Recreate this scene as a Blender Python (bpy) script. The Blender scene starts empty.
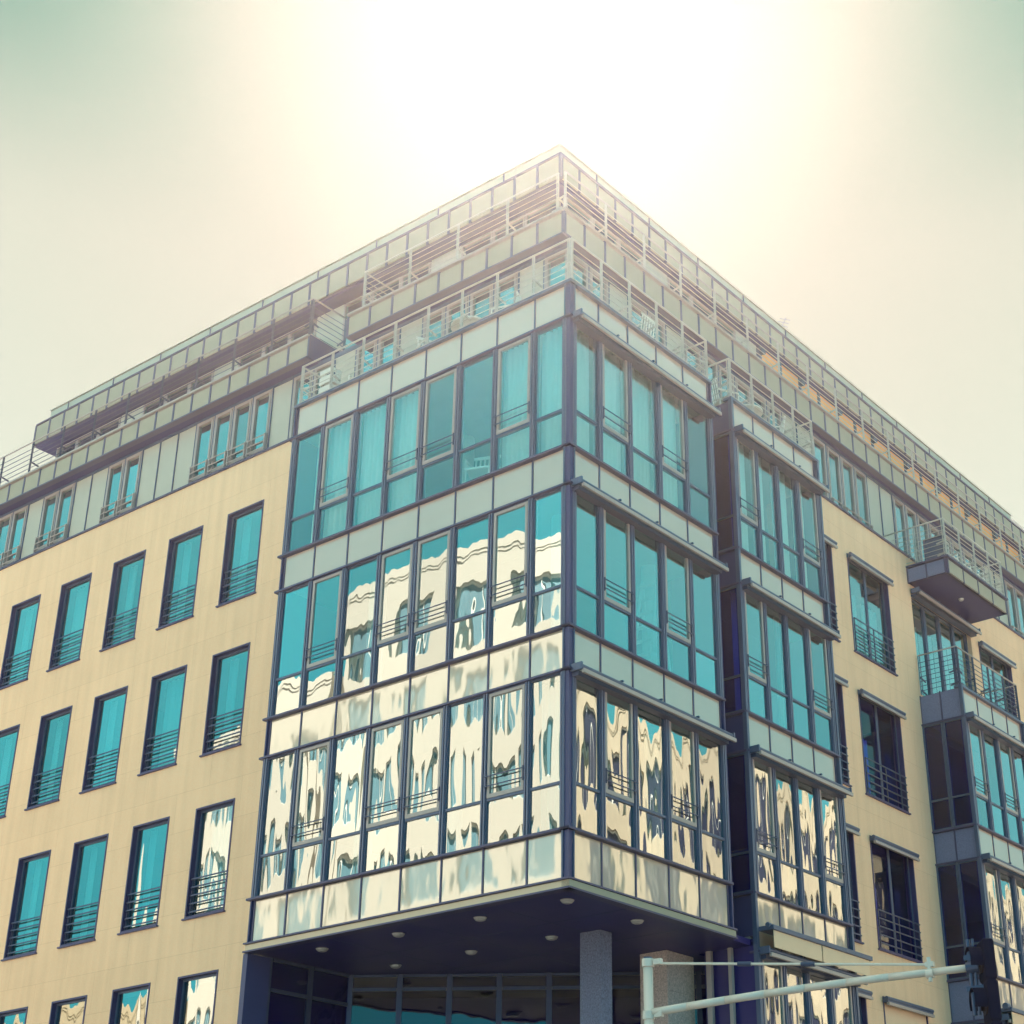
import bpy, bmesh, math, random
from mathutils import Vector, Matrix
random.seed(7)
S = bpy.context.scene
COL = S.collection
FLARE_HAZE = 0.00040
G = -1.6                      # ground level; the eye is at z = 0

# ------------------------------------------------------------------ materials
def new_mat(name):
    m = bpy.data.materials.new(name); m.use_nodes = True
    nt = m.node_tree; nt.nodes.clear()
    out = nt.nodes.new('ShaderNodeOutputMaterial')
    return m, nt, out
def N(nt, t, **kw):
    n = nt.nodes.new(t)
    for k, v in kw.items():
        if k in n.inputs.keys() if hasattr(n.inputs, 'keys') else False: n.inputs[k].default_value = v
        else: setattr(n, k, v)
    return n
def paint(name, col, rough=0.5, metal=0.0, var=0.12, scale=3.0, bump=0.0, coat=0.0, spec=0.5, streak=False):
    m, nt, out = new_mat(name); L = nt.links.new
    b = nt.nodes.new('ShaderNodeBsdfPrincipled')
    geo = nt.nodes.new('ShaderNodeNewGeometry')
    mp = nt.nodes.new('ShaderNodeMapping'); L(geo.outputs['Position'], mp.inputs['Vector'])
    if streak: mp.inputs['Scale'].default_value = (1, 1, 0.15)
    nz = nt.nodes.new('ShaderNodeTexNoise'); nz.inputs['Scale'].default_value = scale; nz.inputs['Detail'].default_value = 6
    L(mp.outputs[0], nz.inputs['Vector'])
    mix = nt.nodes.new('ShaderNodeMix'); mix.data_type = 'RGBA'
    mix.inputs['A'].default_value = (*[c*(1-var) for c in col], 1)
    mix.inputs['B'].default_value = (*[min(1, c*(1+var)) for c in col], 1)
    L(nz.outputs['Fac'], mix.inputs['Factor']); L(mix.outputs['Result'], b.inputs['Base Color'])
    b.inputs['Roughness'].default_value = rough; b.inputs['Metallic'].default_value = metal
    b.inputs['Specular IOR Level'].default_value = spec
    b.inputs['Coat Weight'].default_value = coat
    rr = nt.nodes.new('ShaderNodeMapRange'); rr.inputs['To Min'].default_value = max(0, rough-0.08); rr.inputs['To Max'].default_value = min(1, rough+0.1)
    L(nz.outputs['Fac'], rr.inputs['Value']); L(rr.outputs[0], b.inputs['Roughness'])
    if bump:
        bp = nt.nodes.new('ShaderNodeBump'); bp.inputs['Strength'].default_value = bump; bp.inputs['Distance'].default_value = 0.01
        n2 = nt.nodes.new('ShaderNodeTexNoise'); n2.inputs['Scale'].default_value = scale*20; L(geo.outputs['Position'], n2.inputs['Vector'])
        L(n2.outputs['Fac'], bp.inputs['Height']); L(bp.outputs[0], b.inputs['Normal'])
    L(b.outputs[0], out.inputs[0])
    return m

def stone_mat(name, col, dark):
    m, nt, out = new_mat(name); L = nt.links.new
    b = nt.nodes.new('ShaderNodeBsdfPrincipled'); geo = nt.nodes.new('ShaderNodeNewGeometry')
    sep = nt.nodes.new('ShaderNodeSeparateXYZ'); L(geo.outputs['Position'], sep.inputs[0])
    add = nt.nodes.new('ShaderNodeMath'); add.operation = 'ADD'; L(sep.outputs[0], add.inputs[0]); L(sep.outputs[1], add.inputs[1])
    cmb = nt.nodes.new('ShaderNodeCombineXYZ'); L(add.outputs[0], cmb.inputs[0]); L(sep.outputs[2], cmb.inputs[1])
    br = nt.nodes.new('ShaderNodeTexBrick'); br.offset = 0.5
    br.inputs['Scale'].default_value = 1.0; br.inputs['Brick Width'].default_value = 1.977; br.inputs['Row Height'].default_value = 0.8225
    br.inputs['Mortar Size'].default_value = 0.006; br.inputs['Mortar Smooth'].default_value = 0.3
    br.inputs['Color1'].default_value = (0.97, 0.97, 0.97, 1); br.inputs['Color2'].default_value = (1, 1, 1, 1); br.inputs['Mortar'].default_value = (0.86, 0.83, 0.8, 1)
    L(cmb.outputs[0], br.inputs['Vector'])
    big = nt.nodes.new('ShaderNodeTexNoise'); big.inputs['Scale'].default_value = 0.5; big.inputs['Detail'].default_value = 8; big.inputs['Roughness'].default_value = 0.65
    L(geo.outputs['Position'], big.inputs['Vector'])
    mp = nt.nodes.new('ShaderNodeMapping'); mp.inputs['Scale'].default_value = (3, 3, 0.18); L(geo.outputs['Position'], mp.inputs[0])
    st = nt.nodes.new('ShaderNodeTexNoise'); st.inputs['Scale'].default_value = 1.6; st.inputs['Detail'].default_value = 5; L(mp.outputs[0], st.inputs['Vector'])
    fine = nt.nodes.new('ShaderNodeTexNoise'); fine.inputs['Scale'].default_value = 60; fine.inputs['Detail'].default_value = 3; L(geo.outputs['Position'], fine.inputs['Vector'])
    mix = nt.nodes.new('ShaderNodeMix'); mix.data_type = 'RGBA'
    mix.inputs['A'].default_value = (*dark, 1); mix.inputs['B'].default_value = (*col, 1)
    rp = nt.nodes.new('ShaderNodeValToRGB'); rp.color_ramp.elements[0].position = 0.32; rp.color_ramp.elements[1].position = 0.58
    av = nt.nodes.new('ShaderNodeMath'); av.operation = 'MULTIPLY_ADD'; av.inputs[1].default_value = 0.5
    h = nt.nodes.new('ShaderNodeMath'); h.operation = 'MULTIPLY'; h.inputs[1].default_value = 0.5; L(st.outputs['Fac'], h.inputs[0])
    L(big.outputs['Fac'], av.inputs[0]); L(h.outputs[0], av.inputs[2]); L(av.outputs[0], rp.inputs[0]); L(rp.outputs[0], mix.inputs['Factor'])
    m2 = nt.nodes.new('ShaderNodeMix'); m2.data_type = 'RGBA'; m2.blend_type = 'MULTIPLY'; m2.inputs['Factor'].default_value = 1
    L(mix.outputs['Result'], m2.inputs['A']); L(br.outputs['Color'], m2.inputs['B'])
    m3 = nt.nodes.new('ShaderNodeMix'); m3.data_type = 'RGBA'; m3.blend_type = 'OVERLAY'; m3.inputs['Factor'].default_value = 0.25
    L(m2.outputs['Result'], m3.inputs['A']); L(fine.outputs['Fac'], m3.inputs['B'])
    L(m3.outputs['Result'], b.inputs['Base Color']); b.inputs['Roughness'].default_value = 0.85; b.inputs['Specular IOR Level'].default_value = 0.25
    bp = nt.nodes.new('ShaderNodeBump'); bp.inputs['Strength'].default_value = 0.35; bp.inputs['Distance'].default_value = 0.006
    L(fine.outputs['Fac'], bp.inputs['Height']); L(bp.outputs[0], b.inputs['Normal'])
    L(b.outputs[0], out.inputs[0]); return m

def wavy(nt, amp, sc, aniso=(1, 1, 0.45)):
    L = nt.links.new
    geo = nt.nodes.new('ShaderNodeNewGeometry'); mp = nt.nodes.new('ShaderNodeMapping'); mp.inputs['Scale'].default_value = aniso
    L(geo.outputs['Position'], mp.inputs[0])
    oi = nt.nodes.new('ShaderNodeObjectInfo'); ad = nt.nodes.new('ShaderNodeVectorMath'); ad.operation = 'ADD'
    mu = nt.nodes.new('ShaderNodeMath'); mu.operation = 'MULTIPLY'; mu.inputs[1].default_value = 37.0; L(oi.outputs['Random'], mu.inputs[0])
    L(mp.outputs[0], ad.inputs[0]); L(mu.outputs[0], ad.inputs[1])
    nz = nt.nodes.new('ShaderNodeTexNoise'); nz.inputs['Scale'].default_value = sc; nz.inputs['Detail'].default_value = 2.2; nz.inputs['Roughness'].default_value = 0.42
    L(ad.outputs[0], nz.inputs['Vector'])
    bp = nt.nodes.new('ShaderNodeBump'); bp.inputs['Strength'].default_value = 1; bp.inputs['Distance'].default_value = amp
    L(nz.outputs['Fac'], bp.inputs['Height'])
    wn = nt.nodes.new('ShaderNodeTexWhiteNoise'); wn.noise_dimensions = '1D'; L(mu.outputs[0], wn.inputs['W'])
    ma = nt.nodes.new('ShaderNodeVectorMath'); ma.operation = 'MULTIPLY_ADD'; ma.inputs[1].default_value = (.012, .012, .012); ma.inputs[2].default_value = (-.006, -.006, -.006)
    L(wn.outputs['Color'], ma.inputs[0])
    a2 = nt.nodes.new('ShaderNodeVectorMath'); L(bp.outputs[0], a2.inputs[0]); L(ma.outputs[0], a2.inputs[1])
    no = nt.nodes.new('ShaderNodeVectorMath'); no.operation = 'NORMALIZE'; L(a2.outputs[0], no.inputs[0])
    return no.outputs[0], nz
def glass_mat(name, base=0.34, tint=(0.55, 0.85, 0.88), refl=(0.95, 1, 0.97), amp=0.02, sc=1.5, aniso=(1, 1, 0.45)):
    m, nt, out = new_mat(name); L = nt.links.new
    tr = nt.nodes.new('ShaderNodeBsdfTransparent'); tr.inputs[0].default_value = (*tint, 1)
    gl = nt.nodes.new('ShaderNodeBsdfGlossy'); gl.inputs['Color'].default_value = (*refl, 1); gl.inputs['Roughness'].default_value = 0.0
    nrm, _ = wavy(nt, amp, sc, aniso); L(nrm, gl.inputs['Normal'])
    fr = nt.nodes.new('ShaderNodeFresnel'); fr.inputs['IOR'].default_value = 1.5
    mr = nt.nodes.new('ShaderNodeMapRange'); mr.inputs['From Min'].default_value = 0.04; mr.inputs['From Max'].default_value = 1; mr.inputs['To Min'].default_value = base; mr.inputs['To Max'].default_value = 1
    L(fr.outputs[0], mr.inputs['Value'])
    gb = nt.nodes.new('ShaderNodeNewGeometry'); fb = nt.nodes.new('ShaderNodeMath'); fb.operation = 'SUBTRACT'; fb.inputs[0].default_value = 1.0; L(gb.outputs['Backfacing'], fb.inputs[1])
    fm = nt.nodes.new('ShaderNodeMath'); fm.operation = 'MULTIPLY'; L(mr.outputs[0], fm.inputs[0]); L(fb.outputs[0], fm.inputs[1])
    ob = nt.nodes.new('ShaderNodeObjectInfo'); vr = nt.nodes.new('ShaderNodeMapRange'); vr.inputs['To Min'].default_value = 0.78; vr.inputs['To Max'].default_value = 1.12; L(ob.outputs['Random'], vr.inputs['Value'])
    fv = nt.nodes.new('ShaderNodeMath'); fv.operation = 'MULTIPLY'; fv.use_clamp = True; L(fm.outputs[0], fv.inputs[0]); L(vr.outputs[0], fv.inputs[1]); fm = fv
    mx = nt.nodes.new('ShaderNodeMixShader'); L(fm.outputs[0], mx.inputs[0]); L(tr.outputs[0], mx.inputs[1]); L(gl.outputs[0], mx.inputs[2])
    L(mx.outputs[0], out.inputs[0]); return m
def panel_mat(name, col, base=0.12, amp=0.006):
    m, nt, out = new_mat(name); L = nt.links.new
    df = nt.nodes.new('ShaderNodeBsdfDiffuse')
    geo = nt.nodes.new('ShaderNodeNewGeometry')
    nz = nt.nodes.new('ShaderNodeTexNoise'); nz.inputs['Scale'].default_value = 0.9; nz.inputs['Detail'].default_value = 8; L(geo.outputs['Position'], nz.inputs['Vector'])
    mix = nt.nodes.new('ShaderNodeMix'); mix.data_type = 'RGBA'; mix.inputs['A'].default_value = (*[c*0.86 for c in col], 1); mix.inputs['B'].default_value = (*[c*1.1 for c in col], 1)
    L(nz.outputs['Fac'], mix.inputs['Factor']); L(mix.outputs['Result'], df.inputs[0])
    gl = nt.nodes.new('ShaderNodeBsdfGlossy'); gl.inputs['Color'].default_value = (1, 1, 0.96, 1); gl.inputs['Roughness'].default_value = 0.04
    nrm, _ = wavy(nt, amp, 1.6); L(nrm, gl.inputs['Normal'])
    fr = nt.nodes.new('ShaderNodeFresnel'); fr.inputs['IOR'].default_value = 1.5
    mr = nt.nodes.new('ShaderNodeMapRange'); mr.inputs['From Min'].default_value = 0.04; mr.inputs['From Max'].default_value = 1; mr.inputs['To Min'].default_value = base; mr.inputs['To Max'].default_value = 1
    L(fr.outputs[0], mr.inputs['Value'])
    mx = nt.nodes.new('ShaderNodeMixShader'); L(mr.outputs[0], mx.inputs[0]); L(df.outputs[0], mx.inputs[1]); L(gl.outputs[0], mx.inputs[2])
    L(mx.outputs[0], out.inputs[0]); return m
def cloth_mat(name, col):
    m, nt, out = new_mat(name); L = nt.links.new
    d = nt.nodes.new('ShaderNodeBsdfDiffuse'); d.inputs[0].default_value = (*col, 1)
    t = nt.nodes.new('ShaderNodeBsdfTranslucent'); t.inputs[0].default_value = (*col, 1)
    mx = nt.nodes.new('ShaderNodeMixShader'); mx.inputs[0].default_value = 0.35; L(d.outputs[0], mx.inputs[1]); L(t.outputs[0], mx.inputs[2]); L(mx.outputs[0], out.inputs[0]); return m

M = dict(
 frame=paint('slate_blue_paint', (0.08, 0.115, 0.21), 0.42, 0.2, 0.2),
 rib=paint('steel_blue_rib_paint', (0.13, 0.155, 0.26), 0.4, 0.1, 0.15),
 ledge=paint('dark_ledge_paint', (0.075, 0.075, 0.165), 0.45, 0.2, 0.2),
 lining=paint('navy_window_lining', (0.05, 0.045, 0.15), 0.5, 0.0, 0.2),
 sash=paint('pale_grey_sash_paint', (0.42, 0.36, 0.36), 0.4, 0.1, 0.1),
 steel=paint('galvanised_steel', (0.56, 0.53, 0.50), 0.3, 0.0, 0.12, 8),
 mast=paint('pale_mast_paint', (0.80, 0.68, 0.62), 0.25, 0.0, 0.10, 5),
 darksteel=paint('dark_blue_steel', (0.06, 0.08, 0.16), 0.4, 0.4, 0.2, 8),
 fascia=paint('champagne_fascia_metal', (0.66, 0.52, 0.38), 0.4, 0.1, 0.12),
 soffit=paint('shade_navy_soffit_sheet', (0.008, 0.009, 0.14), 0.4, 0.0, 0.25, 0.8),  # navy shadow tone put into the base colour of the undersides
 navy=paint('navy_cladding', (0.045, 0.055, 0.17), 0.45, 0.0, 0.2, 1.2),
 granite=paint('speckled_granite', (0.15, 0.17, 0.28), 0.6, 0, 1.0, 38, 0.2),
 granite2=paint('warm_speckled_granite', (0.58, 0.44, 0.42), 0.6, 0, 0.8, 38, 0.2),
 stoneL=stone_mat('cream_render', (0.95, 0.645, 0.43), (0.84, 0.565, 0.37)),
 stoneR=stone_mat('cream_render_side', (0.95, 0.645, 0.445), (0.84, 0.565, 0.385)),
 glass=glass_mat('calm_window_glass', 0.40, amp=0.0035, sc=1.3, tint=(0.6, 0.88, 0.9)),
 glassc=glass_mat('clear_window_glass', 0.26, amp=0.003, sc=1.3, tint=(0.88, 1.0, 1.0)),
 glassm=glass_mat('slightly_wavy_window_glass', 0.42, amp=0.0045, sc=1.5),
 glassw=glass_mat('wavy_window_glass', 0.42, amp=0.036, sc=0.8, aniso=(1.4, 1.4, 0.28)),
 glassd=glass_mat('dim_window_glass', 0.03, amp=0.008, sc=1.3, tint=(0.3, 0.35, 0.9)),
 panel=panel_mat('grey_green_glass_panel', (0.66, 0.49, 0.41), 0.14),
 panelw=panel_mat('glossy_glass_panel', (0.60, 0.48, 0.38), 0.28, 0.008),
 matpanel=paint('matt_green_grey_panel', (0.37, 0.34, 0.27), 0.6, 0.0, 0.14, 2.5),
 dpanel=paint('pale_green_grey_panel', (0.50, 0.48, 0.42), 0.55, 0.0, 0.1, 1.5),
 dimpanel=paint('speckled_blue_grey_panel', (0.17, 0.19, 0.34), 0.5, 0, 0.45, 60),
 inner=paint('interior_plaster', (0.22, 0.30, 0.33), 0.9, 0, 0.1),
 slab=paint('interior_concrete', (0.35, 0.42, 0.42), 0.9, 0, 0.1),
 curtain=cloth_mat('sheer_curtain_cloth', (0.82, 0.88, 0.85)),
 blind=paint('orange_blind_cloth', (0.95, 0.42, 0.16), 0.7, 0, 0.15, 2.0),
 cream=paint('cream_valance_cloth', (0.92, 0.65, 0.46), 0.8, 0, 0.08),
 white=paint('white_paint', (0.8, 0.8, 0.76), 0.5, 0, 0.06),
 black=paint('black_signal_plastic', (0.010, 0.009, 0.03), 0.85, spec=0.1),
 lens=paint('dark_signal_lens', (0.04, 0.02, 0.02), 0.2),
 asphalt=paint('asphalt', (0.05, 0.05, 0.052), 0.9, 0, 0.25, 20, 0.3),
 paving=paint('concrete_paving', (0.32, 0.30, 0.27), 0.85, 0, 0.15, 6, 0.2),
 oppo=paint('sunlit_cream_render', (0.61, 0.565, 0.50), 0.85, 0, 0.06, 1.0),
 oppod=paint('sunlit_tan_stone', (0.45, 0.36, 0.24), 0.85, 0, 0.15, 1.0),
 oppl=paint('pale_far_glass', (0.13, 0.27, 0.34), 0.3),
 oppa=paint('sunlit_amber_stone', (0.56, 0.46, 0.34), 0.85, 0, 0.25, 0.8),
 oppn=paint('navy_far_glass', (0.02, 0.025, 0.07), 0.3),
 oppg=paint('dark_far_glass', (0.05, 0.16, 0.24), 0.15),
 roof=paint('zinc_roof', (0.44, 0.44, 0.38), 0.5, 0.3, 0.1),
 chrome=paint('brushed_lamp_ring', (0.5, 0.5, 0.52), 0.35, 0.6),
)

# ------------------------------------------------------------------ mesh builder
class MB:
    def __init__(s): s.v = []; s.f = []
    def hexa(s, p):
        i = len(s.v); s.v += [Vector(q) for q in p]
        for q in ((0,3,2,1),(4,5,6,7),(0,1,5,4),(1,2,6,5),(2,3,7,6),(3,0,4,7)): s.f.append([i+k for k in q])
    def box(s, x0, x1, y0, y1, z0, z1):
        s.hexa([(x0,y0,z0),(x1,y0,z0),(x1,y1,z0),(x0,y1,z0),(x0,y0,z1),(x1,y0,z1),(x1,y1,z1),(x0,y1,z1)])
    def bar(s, a, b, w, h=None, up=(0,0,1)):
        a = Vector(a); b = Vector(b); h = h or w; d = (b-a).normalized(); up = Vector(up)
        if abs(d.dot(up)) > 0.98: up = Vector((1,0,0))
        sd = d.cross(up).normalized()*w/2; u = sd.cross(d).normalized()*h/2
        s.hexa([a-sd-u, a+sd-u, b+sd-u, b-sd-u, a-sd+u, a+sd+u, b+sd+u, b-sd+u])
    def tube(s, a, b, r, r2=None, n=10):
        a = Vector(a); b = Vector(b); r2 = r if r2 is None else r2; d = (b-a).normalized()
        up = Vector((0,0,1)) if abs(d.z) < 0.9 else Vector((1,0,0))
        x = d.cross(up).normalized(); y = d.cross(x); i = len(s.v)
        for k in range(n):
            t = 2*math.pi*k/n; o = x*math.cos(t)+y*math.sin(t); s.v += [a+o*r, b+o*r2]
        for k in range(n):
            j = (k+1) % n; s.f.append([i+2*k, i+2*j, i+2*j+1, i+2*k+1])
        s.f.append([i+2*k for k in range(n)][::-1]); s.f.append([i+2*k+1 for k in range(n)])
    def prism(s, pts, z0, z1):
        i = len(s.v); n = len(pts)
        for z in (z0, z1): s.v += [Vector((p[0], p[1], z)) for p in pts]
        for k in range(n):
            j = (k+1) % n; s.f.append([i+k, i+j, i+n+j, i+n+k])
        s.f.append([i+k for k in range(n)][::-1]); s.f.append([i+n+k for k in range(n)])
    def build(s, name, mat, parent=None, origin=None, smooth=False, bevel=0):
        xs = [v.x for v in s.v]; ys = [v.y for v in s.v]; zs = [v.z for v in s.v]
        o = Vector(origin) if origin is not None else Vector(((min(xs)+max(xs))/2, (min(ys)+max(ys))/2, min(zs)))
        me = bpy.data.meshes.new(name); me.from_pydata([v-o for v in s.v], [], s.f)
        bm = bmesh.new(); bm.from_mesh(me); bmesh.ops.recalc_face_normals(bm, faces=bm.faces); bm.to_mesh(me); bm.free()
        me.materials.append(M[mat]); ob = bpy.data.objects.new(name, me); COL.objects.link(ob)
        if smooth:
            for p in me.polygons: p.use_smooth = len(p.vertices) == 4
        if bevel:
            b = ob.modifiers.new('edge', 'BEVEL'); b.width = bevel; b.segments = 2
        ob['wo'] = list(o)
        if parent is not None:
            ob.parent = parent; ob.location = o-Vector(parent['wo'])
        else: ob.location = o
        return ob
def tag(o, label=None, cat=None, group=None, kind=None):
    for k, v in (('label', label), ('category', cat), ('group', group), ('kind', kind)):
        if v: o[k] = v
    return o
def thing(name, label, cat, loc, group=None):
    o = bpy.data.objects.new(name, None); COL.objects.link(o); o.location = loc; o['wo'] = list(loc)
    o.empty_display_size = 0.3
    return tag(o, label, cat, group)
def struct(name, mb, mat):
    return tag(mb.build(name, mat), kind='structure')

class Face:
    """a facade plane: u runs along it, n outward, z up"""
    def __init__(s, axis, pos): s.a = axis; s.p = pos
    def pt(s, u, n, z): return Vector((u, s.p-n, z)) if s.a == 'L' else Vector((s.p+n, u, z))
    def box(s, m, u0, u1, n0, n1, z0, z1):
        m.hexa([s.pt(u0,n0,z0), s.pt(u1,n0,z0), s.pt(u1,n1,z0), s.pt(u0,n1,z0), s.pt(u0,n0,z1), s.pt(u1,n0,z1), s.pt(u1,n1,z1), s.pt(u0,n1,z1)])
    def tube(s, m, a, b, r, n=8): m.tube(s.pt(*a), s.pt(*b), r, n=n)
    def ring(s, m, u0, u1, z0, z1, w, n0, n1, wb=None):
        wb = wb or w
        s.box(m, u0, u0+w, n0, n1, z0, z1); s.box(m, u1-w, u1, n0, n1, z0, z1)
        s.box(m, u0+w, u1-w, n0, n1, z0, z0+wb); s.box(m, u0+w, u1-w, n0, n1, z1-w, z1)

BLD = thing('office_building', 'corner office building with cream walls, glazed bays and railed terraces', 'building', (-0.0, 0.0, G))
def part(mb, name, mat, **k): return mb.build(name, mat, BLD, **k)

# ------------------------------------------------------------------ levels
Z1, Z2, Z3, Z4, Z5, Z6, Z7, Z8, Z9 = 5.90, 6.03, 6.785, 9.33, 10.07, 12.61, 13.35, 15.92, 16.65
TR = 0.72    # transom above the sill
FL = Face('L', 0.0); FR = Face('R', 0.0)
JL = [-6.95, -6.14, -5.25, -4.36, -3.47, -2.58, -1.70, -0.815, -0.10]
JR = [0.10, 0.83, 1.70, 2.59, 3.45, 4.28]
J2 = [5.15, 5.91, 6.68, 7.47, 8.27]
J3 = [14.47, 15.25, 16.05, 16.85, 17.62]

def oriel_window(F, u0, u1, z0, z1, opens, mat, name='bay_window'):
    """frame with transom; the openable ones have a pale sash and two guard bars"""
    w = MB(); a, b = u0+0.045, u1-0.045
    F.ring(w, a, b, z0, z1, 0.022, -0.09, 0.008)
    zt = z0+TR
    F.box(w, a+0.022, b-0.022, -0.07, 0.012, zt-0.022, zt+0.022)
    o = part(w, name, 'frame')
    g = MB(); F.box(g, a+0.022, b-0.022, -0.022, -0.014, z0+0.022, zt-0.022); g.build('pane', mat, o)
    if opens:
        s = MB(); F.ring(s, a+0.024, b-0.024, zt+0.024, z1-0.024, 0.05, -0.05, 0.022, 0.065); s.build('sash', 'sash', o)
        s = MB()
        for h in (0.20, 0.36): F.box(s, a-0.01, b+0.01, 0.052, 0.066, zt+h, zt+h+0.016)
        for u in (a+0.005, b-0.02): F.box(s, u, u+0.015, 0.01, 0.052, zt+0.17, zt+0.41)
        s.build('guard_bar', 'darksteel', o)
        g = MB(); F.box(g, a+0.074, b-0.074, -0.012, -0.004, zt+0.09, z1-0.074); g.build('pane', mat, o)
    else:
        g = MB(); F.box(g, a+0.022, b-0.022, -0.022, -0.014, zt+0.022, z1-0.022); g.build('pane', mat, o)
    return o
def mullions(F, J, z0, z1, prot=0.04):
    m = MB()
    for u in J:
        F.box(m, u-0.042, u-0.014, -0.10, prot, z0, z1); F.box(m, u+0.014, u+0.042, -0.10, prot, z0, z1)
        F.box(m, u-0.014, u+0.014, -0.10, prot-0.035, z0, z1)
    return part(m, 'mullion', 'rib')
def band(F, J, z0, z1, mat, name='spandrel_panel', n=-0.02, joint=0.018, jm='ledge'):
    m = MB()
    for a, b in zip(J[:-1], J[1:]): F.box(m, a+joint, b-joint, n-0.03, n, z0+0.03, z1-0.03)
    o = part(m, name, mat)
    m = MB()
    F.box(m, J[0], J[-1], n-0.09, n-0.031, z0+0.01, z1-0.01)
    for u in J: F.box(m, u-joint+0.002, u+joint-0.002, n-0.03, n+0.014, z0, z1)
    m.build('panel_joint', jm, o)
    return o
def ledge(F, u0, u1, z, d=0.11, h=0.04, n0=-0.12, mat='ledge', name='ledge'):
    m = MB(); F.box(m, u0, u1, n0, d, z-h/2, z+h/2); return part(m, name, mat, bevel=0.005)
def awning(F, u0, u1, z, name='awning_cassette'):
    m = MB()
    F.tube(m, (u0+0.02, 0.20, z+0.02), (u1-0.02, 0.20, z+0.02), 0.042, 10)
    F.box(m, u0, u1, 0.05, 0.185, z+0.035, z+0.055)
    F.box(m, u0-0.02, u0+0.02, 0.03, 0.255, z-0.05, z+0.075); F.box(m, u1-0.02, u1+0.02, 0.03, 0.255, z-0.05, z+0.075)
    k = int((u1-u0)/1.3)+1
    for i in range(1, k): 
        u = u0+(u1-u0)*i/k; F.box(m, u-0.02, u+0.02, 0.0, 0.25, z+0.056, z+0.085)
    o = part(m, name, 'frame', bevel=0.006)
    m = MB(); F.box(m, u0+0.02, u1+0.03, 0.225, 0.275, z-0.10, z-0.03); m.build('front_bar', 'sash', o, bevel=0.008)
    m = MB(); F.box(m, u0+0.03, u1-0.03, 0.0, 0.15, z-0.12, z-0.05); m.build('drop_arm_rail', 'darksteel', o)
    return o
def railing(runs, z0, z1, step=0.88, nr=6, mat='steel', top='steel', stub=True, tilt=0):
    """runs: list of polyline points (x, y); one railing = one part"""
    m = MB()
    for (ax, ay), (bx, by) in zip(runs[:-1], runs[1:]):
        d = Vector((bx-ax, by-ay, 0)); ln = d.length; d.normalize(); k = max(1, round(ln/step))
        nin = Vector((-d.y, d.x, 0))
        for i in range(k+1):
            p = Vector((ax, ay, 0))+d*(ln*i/k)
            if i == k: p -= d*0.05
            for q in (0.0, 0.04): 
                c = p+d*q; m.bar(c+Vector((0,0,z0)), c+Vector((0,0,z1)), 0.03, 0.010, up=d)
            if stub:
                for h in (0.10, 0.42):
                    c = p+d*0.025; m.bar(c-d*0.03+Vector((0,0,z0+h)), c+d*0.03+Vector((0,0,z0+h)), 0.02); m.bar(c+Vector((0,0,z0+h)), c+nin*0.24+Vector((0,0,z0+h-0.04)), 0.03)
        for r in range(nr):
            z = z0+0.09+(z1-z0-0.14)*r/nr
            m.bar((ax, ay, z), (bx, by, z), 0.012)
    o = part(m, 'railing', mat)
    t = MB()
    for (ax, ay), (bx, by) in zip(runs[:-1], runs[1:]): t.tube((ax, ay, z1+0.015), (bx, by, z1+0.015), 0.019, n=8)
    t.build('handrail', top, o, smooth=True)
    return o

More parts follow.
